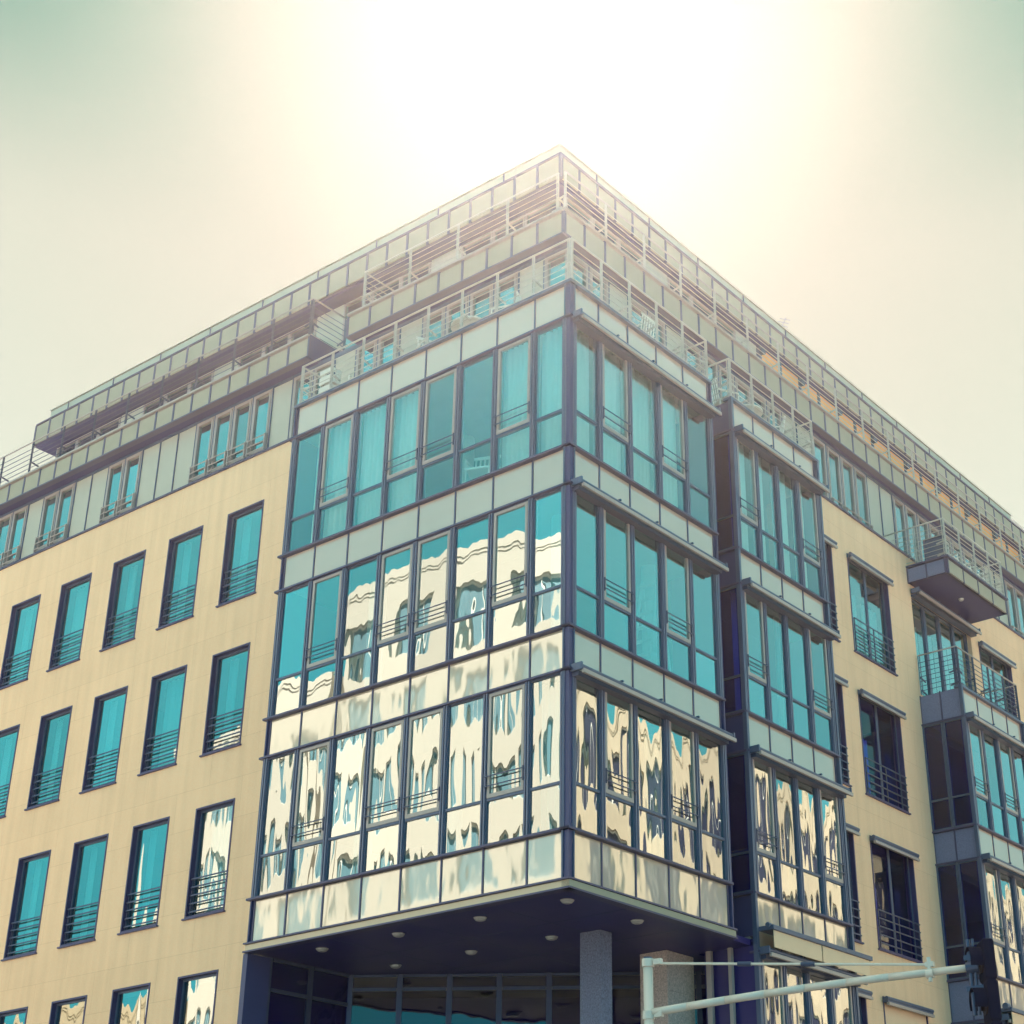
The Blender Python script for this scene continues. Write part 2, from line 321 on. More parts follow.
# ------------------------------------------------------------------ the corner bay and the bays along the right-hand street
def corner_bay():
    for (za, zb, zc) in ((Z3, Z4, Z5), (Z5, Z6, Z7), (Z7, Z8, Z9)):
        fl = {Z3: 'A', Z5: 'B', Z7: 'C'}[za]
        mat = {'A': 'glassw', 'B': 'glass', 'C': 'glassc'}[fl]
        for i in range(8): oriel_window(FL, JL[i], JL[i+1], za+0.02, zb-0.02, i in (1, 3, 4, 6), 'glassm' if fl == 'B' else mat)
        for i in range(5): oriel_window(FR, JR[i], JR[i+1], za+0.02, zb-0.02, i in (1, 3), mat)
        mullions(FL, JL, za+0.02, zb-0.02); mullions(FR, JR, za+0.02, zb-0.02)
        awning(FR, 0.02, 4.30, zb)
    for (a, b, m) in ((Z2, Z3, 'panelw'), (Z4, Z5, 'panelw'), (Z6, Z7, 'panel'), (Z8, Z9, 'panel')):
        band(FL, JL, a, b, m); band(FR, JR, a, b, 'panel' if a > 6.1 else 'panelw')
    for z in (Z3, Z4, Z5, Z6, Z7, Z8):
        ledge(FL, -7.10, 0.07, z, 0.07); ledge(FR, -0.07, 4.36, z, 0.072)
    for F, a, b in ((FL, -7.02, 0.06), (FR, -0.062, 4.36)): ledge(F, a, b, Z9, 0.06, 0.06, -0.14, 'frame')
    # corner post: two upright ribs with a recessed filler
    m = MB(); m.box(-0.10, 0.045, 0.075, 0.10, Z2, Z9-0.03); m.box(-0.10, -0.072, -0.045, 0.075, Z2, Z9-0.03)
    part(m, 'corner_post', 'frame')
    m = MB(); m.box(-0.072, 0.02, -0.02, 0.075, Z2, Z9-0.03); part(m, 'corner_post', 'navy')
    m = MB(); m.box(-7.02, -6.99, -0.03, 1.48, Z1+0.005, Z9-0.03); part(m, 'bay_end_wall', 'navy')
    m = MB(); m.box(-1.03, 0.04, 4.325, 4.355, Z1+0.005, Z9-0.03); part(m, 'bay_end_wall', 'navy')
    # fascia and soffit
    m = MB(); FL.box(m, -7.04, 0.06, -0.1, 0.04, Z1, Z2-0.025); part(m, 'fascia_strip', 'fascia', bevel=0.006)
    m = MB(); FR.box(m, -0.04+0.0, 4.38, -0.1, 0.062, Z1, Z2-0.027); part(m, 'fascia_strip', 'matpanel', bevel=0.006)
    for F, a, b in ((FL, -7.06, 0.08), (FR, -0.04, 4.40)):
        m = MB(); F.box(m, a, b, -0.1, 0.078, Z2-0.022, Z2+0.006); part(m, 'drip_edge', 'ledge')
        m = MB(); F.box(m, a, b, -0.1, 0.074, Z1-0.03, Z1-0.003); part(m, 'drip_edge', 'ledge')
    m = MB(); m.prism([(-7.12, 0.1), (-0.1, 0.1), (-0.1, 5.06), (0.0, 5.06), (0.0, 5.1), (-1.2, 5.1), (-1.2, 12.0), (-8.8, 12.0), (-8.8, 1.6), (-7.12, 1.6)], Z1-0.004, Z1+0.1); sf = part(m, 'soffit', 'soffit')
    m = MB()
    for x in (-5.2, -3.4, -1.65): m.box(x-0.006, x+0.006, 0.12, 5.0, Z1-0.008, Z1-0.0045)
    m.box(-6.95, -0.12, 1.62, 1.632, Z1-0.0085, Z1-0.0047); m.box(-6.95, -0.12, 3.3, 3.312, Z1-0.0085, Z1-0.0047)
    m.build('soffit_joint', 'darksteel', sf)
    for x, y in ((-5.85, .63), (-4.06, .63), (-2.28, .63), (-.5, .6), (-5.85, 2.4), (-4.06, 2.4), (-2.28, 2.4), (-.49, 2.36)):
        m = MB(); m.tube((x, y, Z1-0.045), (x, y, Z1-0.005), 0.085, 0.11, 16); m.tube((x, y, Z1-0.06), (x, y, Z1-0.046), 0.05, 0.075, 16)
        o = part(m, 'downlight', 'chrome', smooth=True)
corner_bay()

def side_bay(J, ya, yb, F, groups):
    for (za, zb, mat, opens) in groups:
        for i in range(4): oriel_window(F, J[i], J[i+1], za+0.02, zb-0.02, i in opens, mat)
        mullions(F, J, za+0.02, zb-0.02)
        awning(F, ya+0.03, yb+0.0, zb)
        ledge(F, ya-0.03, yb+0.03, za, 0.07); ledge(F, ya-0.03, yb+0.03, zb, 0.07)
# second bay, five floors high
side_bay(J2, 5.07, 8.36, FR, ((Z7, Z8, 'glassc', (0, 3)), (Z5, Z6, 'glass', (0, 3)), (Z3, Z4, 'glassw', (0, 3)), (2.9, Z1-0.12, 'glassw', (0, 3))))
for a, b, m in ((Z8, Z9, 'panel'), (Z6, Z7, 'panel'), (Z4, Z5, 'panel'), (Z1-0.1, Z3, 'panelw'), (2.0, 2.9, 'panelw')): band(FR, J2, a, b, m)
ledge(FR, 5.03, 8.40, Z9, 0.06, 0.06, -0.14, 'frame')
m = MB()
for y in (5.07, 8.36):
    m.box(-0.03, 0.055, y-0.035, y+0.035, G, Z9-0.03)
part(m, 'corner_post', 'frame')
# dark glazed flank of the second bay, facing us
def flank(y, xa, xb, z_top, levels, mats=('glassd', 'dimpanel'), cut=None):
    F = Face('L', y)
    for (za, zb) in levels:
        xm = (xa+xb)/2
        for (a, b) in ((xa, xm), (xm, xb)):
            w = MB(); F.ring(w, a+0.01, b-0.01, za+0.02, zb-0.02, 0.035, -0.06, 0.02); F.box(w, a+0.045, b-0.045, -0.05, 0.01, za+TR-0.02, za+TR+0.02)
            o = part(w, 'side_window', 'frame')
            for p, q in ((za+0.055, za+TR-0.02), (za+TR+0.02, zb-0.055)):
                g = MB(); F.box(g, a+0.045, b-0.045, -0.03, -0.022, p, q); g.build('pane', mats[0], o)
        ledge(F, xa, xb+0.03, za, 0.05, 0.04, -0.1); ledge(F, xa, xb+0.03, zb, 0.05, 0.04, -0.1)
    zs = sorted([z for l in levels for z in l])
    for k in range(len(levels)):
        a = levels[k][1]; b = [l[0] for l in levels if l[0] > a]; b = min(b) if b else z_top
        band(F, [xa+0.01, (xa+xb)/2, xb-0.03], a, b, mats[1], 'side_panel')
    if levels: band(F, [xa+0.01, (xa+xb)/2, xb-0.03], min(zs)-0.75, min(zs), mats[1], 'side_panel')
LV = [(Z3, Z4), (Z5, Z6), (Z7, Z8)]
flank(5.07, -1.05, 0.0, Z9, LV, ('glassd', 'navy'))
m = MB(); m.box(-1.05, 0.0, 8.35, 8.375, G, Z9-0.03); part(m, 'bay_end_wall', 'navy')
m = MB(); m.box(-1.05, -0.04, 5.06, 5.09, G, Z2-0.08); part(m, 'bay_end_wall', 'soffit')
# recess wall between the two bays
m = MB(); m.box(-1.06, -1.02, 4.36, 5.06, Z1+0.1, Z9); part(m, 'recess_wall', 'navy')
# ground floor shop awning of the second bay
m = MB(); FR.tube(m, (5.06, 0.25, 6.2), (5.16, 0.25, 6.2), 0.045, 12); FR.box(m, 5.1, 8.5, 0.05, 0.35, 6.12, 6.2); aw = part(m, 'shop_awning', 'frame', bevel=0.008)
m = MB(); FR.box(m, 5.16, 6.72, 0.30, 0.315, 5.83, 6.115); FR.box(m, 6.76, 8.42, 0.30, 0.315, 5.83, 6.115); m.build('valance', 'cream', aw)
# third bay, further along
side_bay(J3, 14.37, 17.72, FR, ((Z5, Z6, 'glass', (0, 2)), (Z3, Z4, 'glassw', (0, 2)), (3.3, Z1, 'glassw', (0, 2))))
for a, b, m in ((Z6, Z7, 'panel'), (Z4, Z5, 'panel'), (Z1+0.02, Z3, 'panelw'), (2.4, 3.3, 'panelw')): band(FR, J3, a, b, m)
ledge(FR, 14.33, 17.76, Z7, 0.06, 0.06, -0.14, 'frame')
m = MB()
for y in (14.37, 17.72): m.box(-0.03, 0.055, y-0.035, y+0.035, G, Z7-0.03)
part(m, 'corner_post', 'frame')
flank(14.37, -1.05, 0.0, Z7, [(3.3, Z1), (Z3, Z4), (Z5, Z6)], ('glassd', 'dimpanel'))
m = MB(); FR.tube(m, (14.3, 0.25, 6.12), (14.45, 0.25, 6.12), 0.07, 12); FR.box(m, 14.4, 17.9, 0.05, 0.35, 6.02, 6.1); aw = part(m, 'shop_awning', 'frame', bevel=0.008)
m = MB(); FR.box(m, 14.46, 17.8, 0.30, 0.315, 5.5, 6.01); m.build('valance', 'cream', aw)
m = MB(); m.box(-1.05, 0.0, 17.705, 17.73, G, Z7-0.03); part(m, 'bay_end_wall', 'navy')

# ------------------------------------------------------------------ rendered walls with window openings
def wall(F, U0, U1, z0, z1, th, holes, mat, name):
    us = sorted({U0, U1, *[h[0] for h in holes], *[h[1] for h in holes]}); zs = sorted({z0, z1, *[h[2] for h in holes], *[h[3] for h in holes]})
    solid = lambda i, j: 0 <= i < len(us)-1 and 0 <= j < len(zs)-1 and not any(h[0]-1e-5 <= us[i] and us[i+1] <= h[1]+1e-5 and h[2]-1e-5 <= zs[j] and zs[j+1] <= h[3]+1e-5 for h in holes)
    m = MB(); idx = {}
    def V(i, j, k):
        if (i, j, k) not in idx: idx[(i, j, k)] = len(m.v); m.v.append(F.pt(us[i], 0 if k else -th, zs[j]))
        return idx[(i, j, k)]
    for i in range(len(us)-1):
        for j in range(len(zs)-1):
            if not solid(i, j): continue
            m.f.append([V(i,j,1), V(i+1,j,1), V(i+1,j+1,1), V(i,j+1,1)]); m.f.append([V(i,j,0), V(i,j+1,0), V(i+1,j+1,0), V(i+1,j,0)])
            for (di, dj, a, b) in ((-1,0,(i,j),(i,j+1)), (1,0,(i+1,j),(i+1,j+1)), (0,-1,(i,j),(i+1,j)), (0,1,(i,j+1),(i+1,j+1))):
                if not solid(i+di, j+dj): m.f.append([V(*a,0), V(*b,0), V(*b,1), V(*a,1)])
    return part(m, name, mat)
def wall_window(F, u0, u1, z0, z1, mat, leaves=1, rec=0.13, rails=5, awn=False, rail_n=-0.03, rail_h=0.78):
    w = MB(); t = 0.035
    F.ring(w, u0+0.003, u1-0.003, z0+0.003, z1-0.003, t, -rec-0.06, 0.012)         # dark metal lining
    F.box(w, u0-0.03, u1+0.03, -0.02, 0.05, z0-0.03, z0+0.001)
    o = part(w, 'wall_window', 'lining')
    a, b, c, d = u0+t+0.004, u1-t-0.004, z0+t+0.004, z1-t-0.004
    s = MB(); k = (b-a)/leaves
    for i in range(leaves): F.ring(s, a+i*k+0.002, a+(i+1)*k-0.002, c, d, 0.042, -rec-0.02, -rec+0.04)
    s.build('window_frame', 'frame', o)
    for i in range(leaves):
        g = MB(); F.box(g, a+i*k+0.044, a+(i+1)*k-0.044, -rec+0.015, -rec+0.022, c+0.042, d-0.042); g.build('pane', mat, o)
    g = MB()
    for i in range(rails):
        z = z0+0.13+(rail_h-0.13)*i/(rails-1); F.box(g, u0+t+0.001, u1-t-0.001, rail_n-0.018, rail_n, z-0.013, z+0.013)
    for u in ((u0+t+0.02, u1-t-0.05) if leaves == 1 else (u0+t+0.02, (u0+u1)/2-0.015, u1-t-0.05)): F.box(g, u, u+0.03, rail_n-0.04, rail_n-0.019, z0+t, z0+rail_h+0.02)
    g.build('guard_rail', 'darksteel', o)
    if awn:
        g = MB(); F.box(g, u0-0.03, u1+0.03, 0.014, 0.13, z1-0.13, z1-0.04); F.tube(g, (u0-0.04, 0.11, z1-0.06), (u1+0.03, 0.11, z1-0.06), 0.042, 10); g.build('awning_cassette', 'frame', o)
        g = MB(); F.box(g, u0-0.02, u1+0.03, 0.10, 0.155, z1-0.19, z1-0.135); g.build('front_bar', 'sash', o)
    return o
WL = Face('L', 1.49); WR = Face('R', -1.04)
holesL = []
ROWS = [(13.85, 16.03), (10.55, 12.74), (7.25, 9.45), (3.96, 6.155), (0.66, 2.86)]
for k in range(9):
    u1 = -9.55-1.977*k; u0 = u1-1.165
    for r, (a, b) in enumerate(ROWS):
        holesL.append((u0, u1, a, b, k, r))
wall(WL, -29.5, -7.25, G, 17.22, 0.24, holesL, 'stoneL', 'rendered_wall')
for (u0, u1, a, b, k, r) in holesL:
    wall_window(WL, u0, u1, a, b, 'glassw' if (k < 2 and r >= 2) or r >= 3 else ('glassm' if k == 0 and r else 'glass'))
m = MB(); WL.box(m, -29.5, -7.1, -0.3, 0.05, 17.222, 17.262); part(m, 'wall_coping', 'ledge')
holesR = []
for (u0, u1) in ((8.78, 10.66), (11.36, 13.26), (18.07, 20.0), (20.9, 22.85), (24.0, 25.9), (27.0, 28.9)):
    for (a, b) in ((13.53, 15.93), (10.26, 12.62), (7.0, 9.36), (3.7, 6.06)): holesR.append((u0, u1, a, b))
low = (14.45, 17.65, 13.42, 16.0)
wall(WR, 8.375, 14.36, G, 16.98, 0.24, [h for h in holesR if h[1] < 14.3], 'stoneR', 'rendered_wall')
wall(WR, 17.73, 32.0, G, 16.98, 0.24, [h for h in holesR if h[0] > 17.8], 'stoneR', 'rendered_wall')
wall(WR, 14.36, 17.73, G, 16.98, 0.24, [low, (14.5, 17.6, 3, 13.0)], 'stoneR', 'rendered_wall')
for (u0, u1, a, b) in holesR:
    wall_window(WR, u0, u1, a, b, 'glass' if a > 12 else 'glassd', 2, 0.13, 5, True, 0.05, 0.8)
m = MB(); WR.box(m, 8.36, 32.0, -0.3, 0.05, 16.982, 17.02); part(m, 'wall_coping', 'ledge')
# closed cream shutter over the ground-level window
m = MB(); WR.box(m, 11.42, 13.2, -0.02, -0.005, 3.78, 5.98); part(m, 'roller_shutter', 'cream')
# the loggia doors on the third bay's terrace, with their long awning
for i in range(4):
    u0 = 14.5+i*0.785; w = MB(); WR.ring(w, u0, u0+0.77, 13.42, 16.0, 0.05, -0.18, -0.10)
    o = part(w, 'terrace_door', 'frame'); g = MB(); WR.box(g, u0+0.05, u0+0.72, -0.15, -0.14, 13.47, 15.95); g.build('pane', 'glass', o)
awning(WR, 14.42, 17.72, 16.03)

# ------------------------------------------------------------------ fifth floor behind the terraces
DL = Face('L', 1.82); DR = Face('R', -1.60)
def d_floor(F, start, seq, dirn, z0, z1, full=False, mat='glass'):
    u = start; pj = []
    for c in seq:
        v = u+dirn*0.656; a, b = min(u, v), max(u, v)
        if c == 'p':
            m = MB(); F.box(m, a+0.012, b-0.012, -0.05, 0.0, z0, z1); part(m, 'wall_panel', 'dpanel')
        else:
            zb = z0 if c == 'd' else z0+0.30
            m = MB(); F.ring(m, a+0.012, b-0.012, zb, z1, 0.035, -0.09, 0.02)
            o = part(m, 'upper_window' if c == 'w' else 'terrace_door', 'sash')
            m = MB(); F.ring(m, a+0.055, b-0.055, zb+0.043, z1-0.043, 0.05, -0.06, 0.035); m.build('sash', 'sash', o)
            m = MB(); F.box(m, a+0.105, b-0.105, -0.02, -0.012, zb+0.093, z1-0.093); m.build('pane', mat, o)
            if c == 'w':
                m = MB()
                for h in (0.10, 0.26, 0.42): F.tube(m, (a+0.02, 0.10, zb+h-0.05), (b-0.02, 0.10, zb+h-0.05), 0.014, 6)
                for q in (a+0.05, b-0.05): F.box(m, q-0.012, q+0.012, 0.03, 0.11, zb-0.02, zb+0.40)
                m.build('guard_rail', 'sash', o)
                m = MB(); F.box(m, a+0.012, b-0.012, -0.06, -0.005, z0, zb-0.003); m.build('sill_panel', 'frame', o)
        pj.append(u); u = v
    pj.append(u); m = MB()
    for q in pj: F.box(m, q-0.011, q+0.011, -0.05, 0.028, z0, z1)
    F.box(m, min(pj), max(pj), -0.05, 0.03, z1+0.002, z1+0.10)
    part(m, 'wall_rail', 'frame')
d_floor(DL, -9.34, 'pwwwwpppwwppwwpwwppwwpwwpwwpp', -1, 17.24, 19.12)
d_floor(DL, -9.33, 'ddpddpddddpd', 1, 16.68, 19.12)
d_floor(DR, 1.9, 'ddpddpddddddppw', 1, 16.68, 19.12)
d_floor(DR, 11.76, 'wwwppdddddwwwppwwwwppwwwwppww', 1, 16.99, 19.12)
# terrace decks on the bays
for x0, x1, y0, y1 in ((-6.98, -0.1, 0.12, 1.8), (-1.6, -0.1, 1.8, 4.32), (-1.6, -0.1, 5.1, 8.34)):
    m = MB(); m.box(x0, x1, y0, y1, Z9-0.12, Z9-0.035); part(m, 'terrace_deck', 'roof')
m = MB(); m.box(-1.05, -0.1, 14.4, 17.7, Z7-0.12, Z7-0.035); part(m, 'terrace_deck', 'roof')
railing([(-6.97, 1.4), (-6.97, 0.03), (-0.03, 0.03)], Z9+0.03, 17.60)
railing([(0.0, 0.03), (0.0, 4.30), (-1.2, 4.30)], Z9+0.03, 17.60, 0.86, 6)
railing([(-1.2, 5.11), (-0.01, 5.11), (-0.01, 8.32), (-1.2, 8.32)], Z9+0.03, 17.60, 0.8, 6)
railing([(-1.0, 14.41), (-0.01, 14.41), (-0.01, 17.68), (-1.0, 17.68)], Z7+0.03, 14.34, 0.83, 7, 'darksteel', 'sash')

# projecting balcony of the fifth floor
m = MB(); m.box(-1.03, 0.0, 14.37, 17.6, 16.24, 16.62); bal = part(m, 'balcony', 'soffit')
Bx = Face('R', 0.012); By = Face('L', 14.365)
band(Bx, [14.4, 15.2, 16.0, 16.8, 17.58], 16.23, 16.63, 'matpanel', 'balcony_panel', 0.02)
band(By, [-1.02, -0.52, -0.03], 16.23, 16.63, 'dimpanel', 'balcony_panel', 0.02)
m = MB(); m.box(-1.03, 0.09, 14.30, 17.66, 16.632, 16.675); part(m, 'balcony_deck', 'ledge')
m = MB(); m.tube((-0.45, 16.0, 16.19), (-0.45, 16.0, 16.238), 0.05, 0.07, 14); m.build('downlight', 'chrome', bal)
railing([(-1.6, 14.37), (0.03, 14.37), (0.03, 17.58), (-1.5, 17.58)], 16.68, 17.66, 0.8, 7)

# ------------------------------------------------------------------ roof-level bands (eaves) and top floor
def span(a, b, p=0.656):
    n = max(1, round(abs(b-a)/p)); return [a+(b-a)*i/n for i in range(n+1)]
BL = Face('L', 1.48); BR = Face('R', -1.38)
def eave(F, a, b, z0, z1, ends=0.0):
    band(F, span(a, b), z0, z1, 'matpanel', 'eave_panel', 0.0, 0.03)
    m = MB(); F.box(m, a, b, -0.06, 0.06, z1+0.002, z1+0.05); F.box(m, a, b, -0.3, -0.05, z1+0.052, z1+0.10); part(m, 'eave_flashing', 'sash')
    m = MB(); F.box(m, a, b, -0.12, 0.045, z0-0.035, z0-0.003); part(m, 'drip_edge', 'ledge')
ZA, ZB = 19.22, 19.74
eave(BL, -29.5, -8.55, ZA, ZB); eave(BL, -7.33, -1.36, ZA, ZB); eave(BR, 1.50, 32.0, ZA+0.02, ZB+0.06)
m = MB(); m.box(-8.58, -8.53, 1.49, 2.5, ZA-0.02, ZB+0.05); part(m, 'eave_return', 'navy')
m = MB(); m.box(-7.35, -7.30, 1.49, 2.5, ZA-0.02, ZB+0.05); part(m, 'eave_return', 'navy')
for x0, x1, y0, y1 in ((-29.5, -8.55, 1.6, 6), (-8.55, -7.33, 2.5, 6), (-7.33, -1.5, 1.6, 6), (-6, -1.5, 6.0, 32)):
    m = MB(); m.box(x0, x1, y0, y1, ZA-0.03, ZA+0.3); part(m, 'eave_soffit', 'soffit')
railing([(-29.5, 1.56), (-8.62, 1.56), (-8.62, 2.6)], ZB+0.06, 20.80, 1.31, 6, 'darksteel', 'sash')
railing([(-7.0, 2.6), (-7.0, 1.56), (-1.55, 1.56)], ZB+0.06, 20.80, 1.31, 6, 'steel', 'steel')
railing([(-1.45, 1.62), (-1.45, 32.0)], ZB+0.12, 20.85, 1.31, 6, 'steel', 'sash')
EL = Face('L', 3.75); ER = Face('R', -3.20)
def e_floor(F, a, b, name, every=4):
    J = span(a, b, 0.95)
    for i, (p, q) in enumerate(zip(J[:-1], J[1:])):
        if i % every == every-1:
            m = MB(); F.box(m, p+0.01, q-0.01, -0.05, 0.0, 19.8, 22.45); part(m, 'wall_panel', 'dpanel')
        else:
            m = MB(); F.ring(m, p+0.01, q-0.01, 19.8, 22.42, 0.05, -0.08, 0.02); o = part(m, 'top_floor_window', 'sash')
            m = MB(); F.box(m, p+0.06, q-0.06, -0.03, -0.02, 19.85, 22.37); m.build('pane', 'glass', o)
e_floor(EL, -21.5, -3.35, 'L')
e_floor(ER, 3.8, 11.5, 'R')
e_floor(ER, 27.0, 31.9, 'R')
J = span(11.6, 27.0, 0.98)
for p, q in zip(J[:-1], J[1:]):
    m = MB(); ER.box(m, p+0.06, q-0.06, -0.02, 0.03, 20.6, 22.455); o = part(m, 'orange_blind', 'blind')
    m = MB(); ER.box(m, p-0.035, p+0.035, -0.05, 0.07, 19.8, 22.45); m.build('blind_post', 'frame', o)
for p in J[::2]:
    m = MB(); m.tube((-3.13, p, 22.30), (-3.05, p, 22.30), 0.09, 0.11, 12); part(m, 'wall_lamp', 'darksteel')
m = MB(); ER.box(m, 11.6, 27.0, -0.1, -0.021, 19.8, 22.45); part(m, 'wall_panel', 'frame')
m = MB(); m.box(-21.52, -21.48, 3.75, 8.0, 19.8, 22.45); part(m, 'wall_panel', 'dpanel')
RL = Face('L', 3.30); RR = Face('R', -2.95)
band(RL, span(-22.0, -2.93), 22.5, 23.14, 'matpanel', 'roof_edge_panel', 0.0, 0.035)
band(RR, span(3.32, 32.0), 22.5, 23.14, 'matpanel', 'roof_edge_panel', 0.0, 0.035)
m = MB(); m.box(-22.03, -22.0, 3.29, 8.0, 22.5, 23.14); part(m, 'roof_edge_panel', 'matpanel')
m = MB(); m.prism([(-22.0, 3.4), (-3.05, 3.4), (-3.05, 32), (-8, 32), (-8, 8), (-22, 8)], 22.47, 22.53); part(m, 'roof_soffit', 'soffit')
m = MB(); m.prism([(-22.0, 3.28), (-2.92, 3.28), (-2.92, 32), (-8, 32), (-8, 8), (-22, 8)], 23.145, 23.18); part(m, 'roof_flashing', 'ledge')
m = MB(); m.prism([(-21.4, 3.32), (-2.97, 3.32), (-2.97, 26.2), (-8.2, 26.2), (-8.2, 8.2), (-21.4, 8.2)], 23.183, 23.40); rf = part(m, 'roof_cap', 'roof')
for x in [-20.6+2.0*i for i in range(9)]:
    m = MB(); m.box(x, x+0.03, 3.30, 3.5, 23.20, 23.41); m.build('cap_seam', 'ledge', rf)
for y in [4.6+2.0*i for i in range(11)]:
    m = MB(); m.box(-3.13, -2.95, y, y+0.03, 23.20, 23.41); m.build('cap_seam', 'ledge', rf)

m = MB(); m.prism([(-21.43, 3.29), (-2.94, 3.29), (-2.94, 26.24), (-8.2, 26.24), (-8.2, 8.2), (-21.43, 8.2)], 23.418, 23.44); m.build('cap_edge', 'roof', rf)
# handrail along the roof edge on the street side
m = MB(); m.tube((-3.0, 4, 23.35), (-3.0, 31.9, 23.35), 0.016, n=6)
for i in range(22): m.tube((-3.0, 4+1.3*i, 23.14), (-3.0, 4+1.3*i, 23.35), 0.012, n=6)
part(m, 'roof_rail', 'steel')

# ------------------------------------------------------------------ insides
def slabs():
    for z0, z1 in ((Z1+0.12, 6.7), (Z4+0.08, 10.0), (Z6+0.08, 13.28), (Z8+0.08, 16.5)):
        m = MB()
        m.box(-29.4, -1.3, 1.76, 31.9, z0, z1); m.box(-6.97, -0.14, 0.13, 1.755, z0, z1); m.box(-1.295, -0.14, 1.76, 4.3, z0, z1)
        m.box(-1.295, -0.14, 5.12, 8.33, z0, z1)
        if z1 < 16: m.box(-1.0, -0.14, 14.42, 17.69, z0, z1)
        part(m, 'floor_slab', 'slab')
    m = MB(); m.box(-29.4, -9.0, 1.76, 31.9, 2.95, 3.6); m.box(-9.0, -1.3, 7.6, 31.9, 2.95, 3.6); m.box(-1.0, -0.14, 5.12, 8.33, 2.2, 2.8); part(m, 'floor_slab', 'slab')
    m = MB(); m.box(-24, -7.5, 6.2, 26, G, 22.4); part(m, 'core_wall', 'inner')
    m = MB(); m.box(-8.5, -5.2, 12.0, 31, G, 22.4); part(m, 'core_wall', 'inner')
    m = MB()
    for x in (-10.3, -14.2, -18.2, -22.2, -26.1): m.box(x-0.06, x+0.06, 2.3, 6.1, 3.6, 16.0)
    for y in (10.8, 14.3, 20.4, 26.5): m.box(-5.1, -1.4, y-0.06, y+0.06, 3.6, 16.0)
    part(m, 'partition_wall', 'inner')
    m = MB()
    for x, y in ((-5.4, 1.0), (-1.0, 1.0), (-1.0, 3.6), (-4.4, 2.2)): m.tube((x, y, Z1+0.1), (x, y, 16.0), 0.16, n=16)
    part(m, 'inner_column', 'white', smooth=True)
    m = MB(); m.box(-29.5, -1.0, 31.95, 32.1, G, 22.5); m.box(-29.6, -29.45, 1.5, 32, G, 22.5); part(m, 'rear_wall', 'stoneL')
slabs()

# ------------------------------------------------------------------ entrance under the bay
m = MB(); m.box(-7.115, -7.0, 0.0, 0.52, G, Z1-0.032); part(m, 'entrance_pier', 'navy')
def glazed_run(a, b, n, z0, z1, zt, rows=()):
    a = Vector((*a, 0)); b = Vector((*b, 0)); d = (b-a).normalized(); ln = (b-a).length
    for i in range(n):
        p, q = a+(b-a)*(i/n), a+(b-a)*((i+1)/n); m = MB()
        Zv = lambda p, z: Vector((p.x, p.y, z))
        m.bar(Zv(p, z0), Zv(p, z1), 0.07, 0.10, up=d); m.bar(Zv(p+d*0.06, zt), Zv(q-d*0.06, zt), 0.09, 0.06); m.bar(Zv(p+d*0.06, z1-0.03), Zv(q-d*0.06, z1-0.03), 0.09, 0.05)
        m.bar(Zv(p+d*0.06, z0+0.05), Zv(q-d*0.06, z0+0.05), 0.09, 0.1)
        o = part(m, 'entrance_window', 'darksteel')
        for zz0, zz1 in ((z0+0.1, zt-0.03), (zt+0.03, z1-0.06)):
            g = MB(); g.bar(Zv(p+d*0.04, (zz0+zz1)/2), Zv(q-d*0.04, (zz0+zz1)/2), 0.012, zz1-zz0); g.build('pane', 'glassent', o)
M['glassent'] = glass_mat('entrance_glass', 0.10, tint=(0.22, 0.28, 0.8), amp=0.02, sc=1.2)
glazed_run((-7.07, 0.55), (-7.07, 2.48), 2, G, Z1-0.01, 5.35)
glazed_run((-7.07, 2.50), (-1.3, 6.82), 8, G, Z1-0.01, 5.62)
for (x0, x1, y0, y1, mt) in ((-1.72, -1.30, 2.45, 2.75, 'granite'), (-1.95, -1.38, 4.4, 5.2, 'granite2')):
    m = MB(); zz = G
    while zz < Z1-0.03:
        h = min(0.62, Z1-0.01-zz); m.box(x0, x1, y0, y1, zz, zz+h-0.006); m.box(x0+0.008, x1-0.008, y0+0.008, y1-0.008, zz+h-0.0055, zz+h-0.0005); zz += h
    part(m, 'granite_column', mt)
m = MB(); m.box(-0.95, -0.85, 4.95, 5.02, G, Z1-0.01); m.box(-0.5, -0.43, 4.95, 5.02, G, Z1-0.01); part(m, 'door_frame', 'sash')
m = MB(); m.box(-7.22, -7.17, 0.53, 2.6, G, Z1-0.02); part(m, 'lobby_wall', 'navy')
m = MB(); m.prism([(-8.6, 3.6), (-8.5, 3.6), (-2.4, 8.5), (-2.4, 8.6)], G, Z1-0.1); part(m, 'lobby_wall', 'soffit')

# ------------------------------------------------------------------ curtains, each hanging behind its own window
ordw = ['leftmost', 'second', 'third', 'fourth', 'fifth', 'sixth', 'seventh', 'eighth']
def curtain(F, u0, u1, z0, z1, n, label, dens=22, amp=0.03):
    m = MB(); k = max(10, int((u1-u0)*dens*2)); ph = random.random()*6
    pts = []
    for i in range(k+1):
        t = i/k; u = u0+(u1-u0)*t; w = amp*math.sin(t*(u1-u0)*46+ph+1.3*math.sin(t*7+ph))
        pts.append((u, n+w))
    for z in (z0, z1):
        for (u, w) in pts: m.v.append(F.pt(u, w, z))
    for i in range(k): m.f.append([i, i+1, k+2+i, k+1+i])
    o = m.build('curtain', 'curtain', smooth=True)
    for p in o.data.polygons: p.use_smooth = True
    s = o.modifiers.new('cloth', 'SOLIDIFY'); s.thickness = 0.004
    return tag(o, label, 'curtain', 'sheer curtains behind the windows')
for i, fr in ((0, .45), (1, 1), (2, 1), (3, 1), (6, 1), (7, 1)):
    a, b = JL[i], JL[i+1]
    curtain(FL, b-(b-a)*fr+0.05, b-0.05, Z7-0.05, Z8, -0.17, f'sheer curtain behind the {ordw[i]} top window on the corner bay left face')
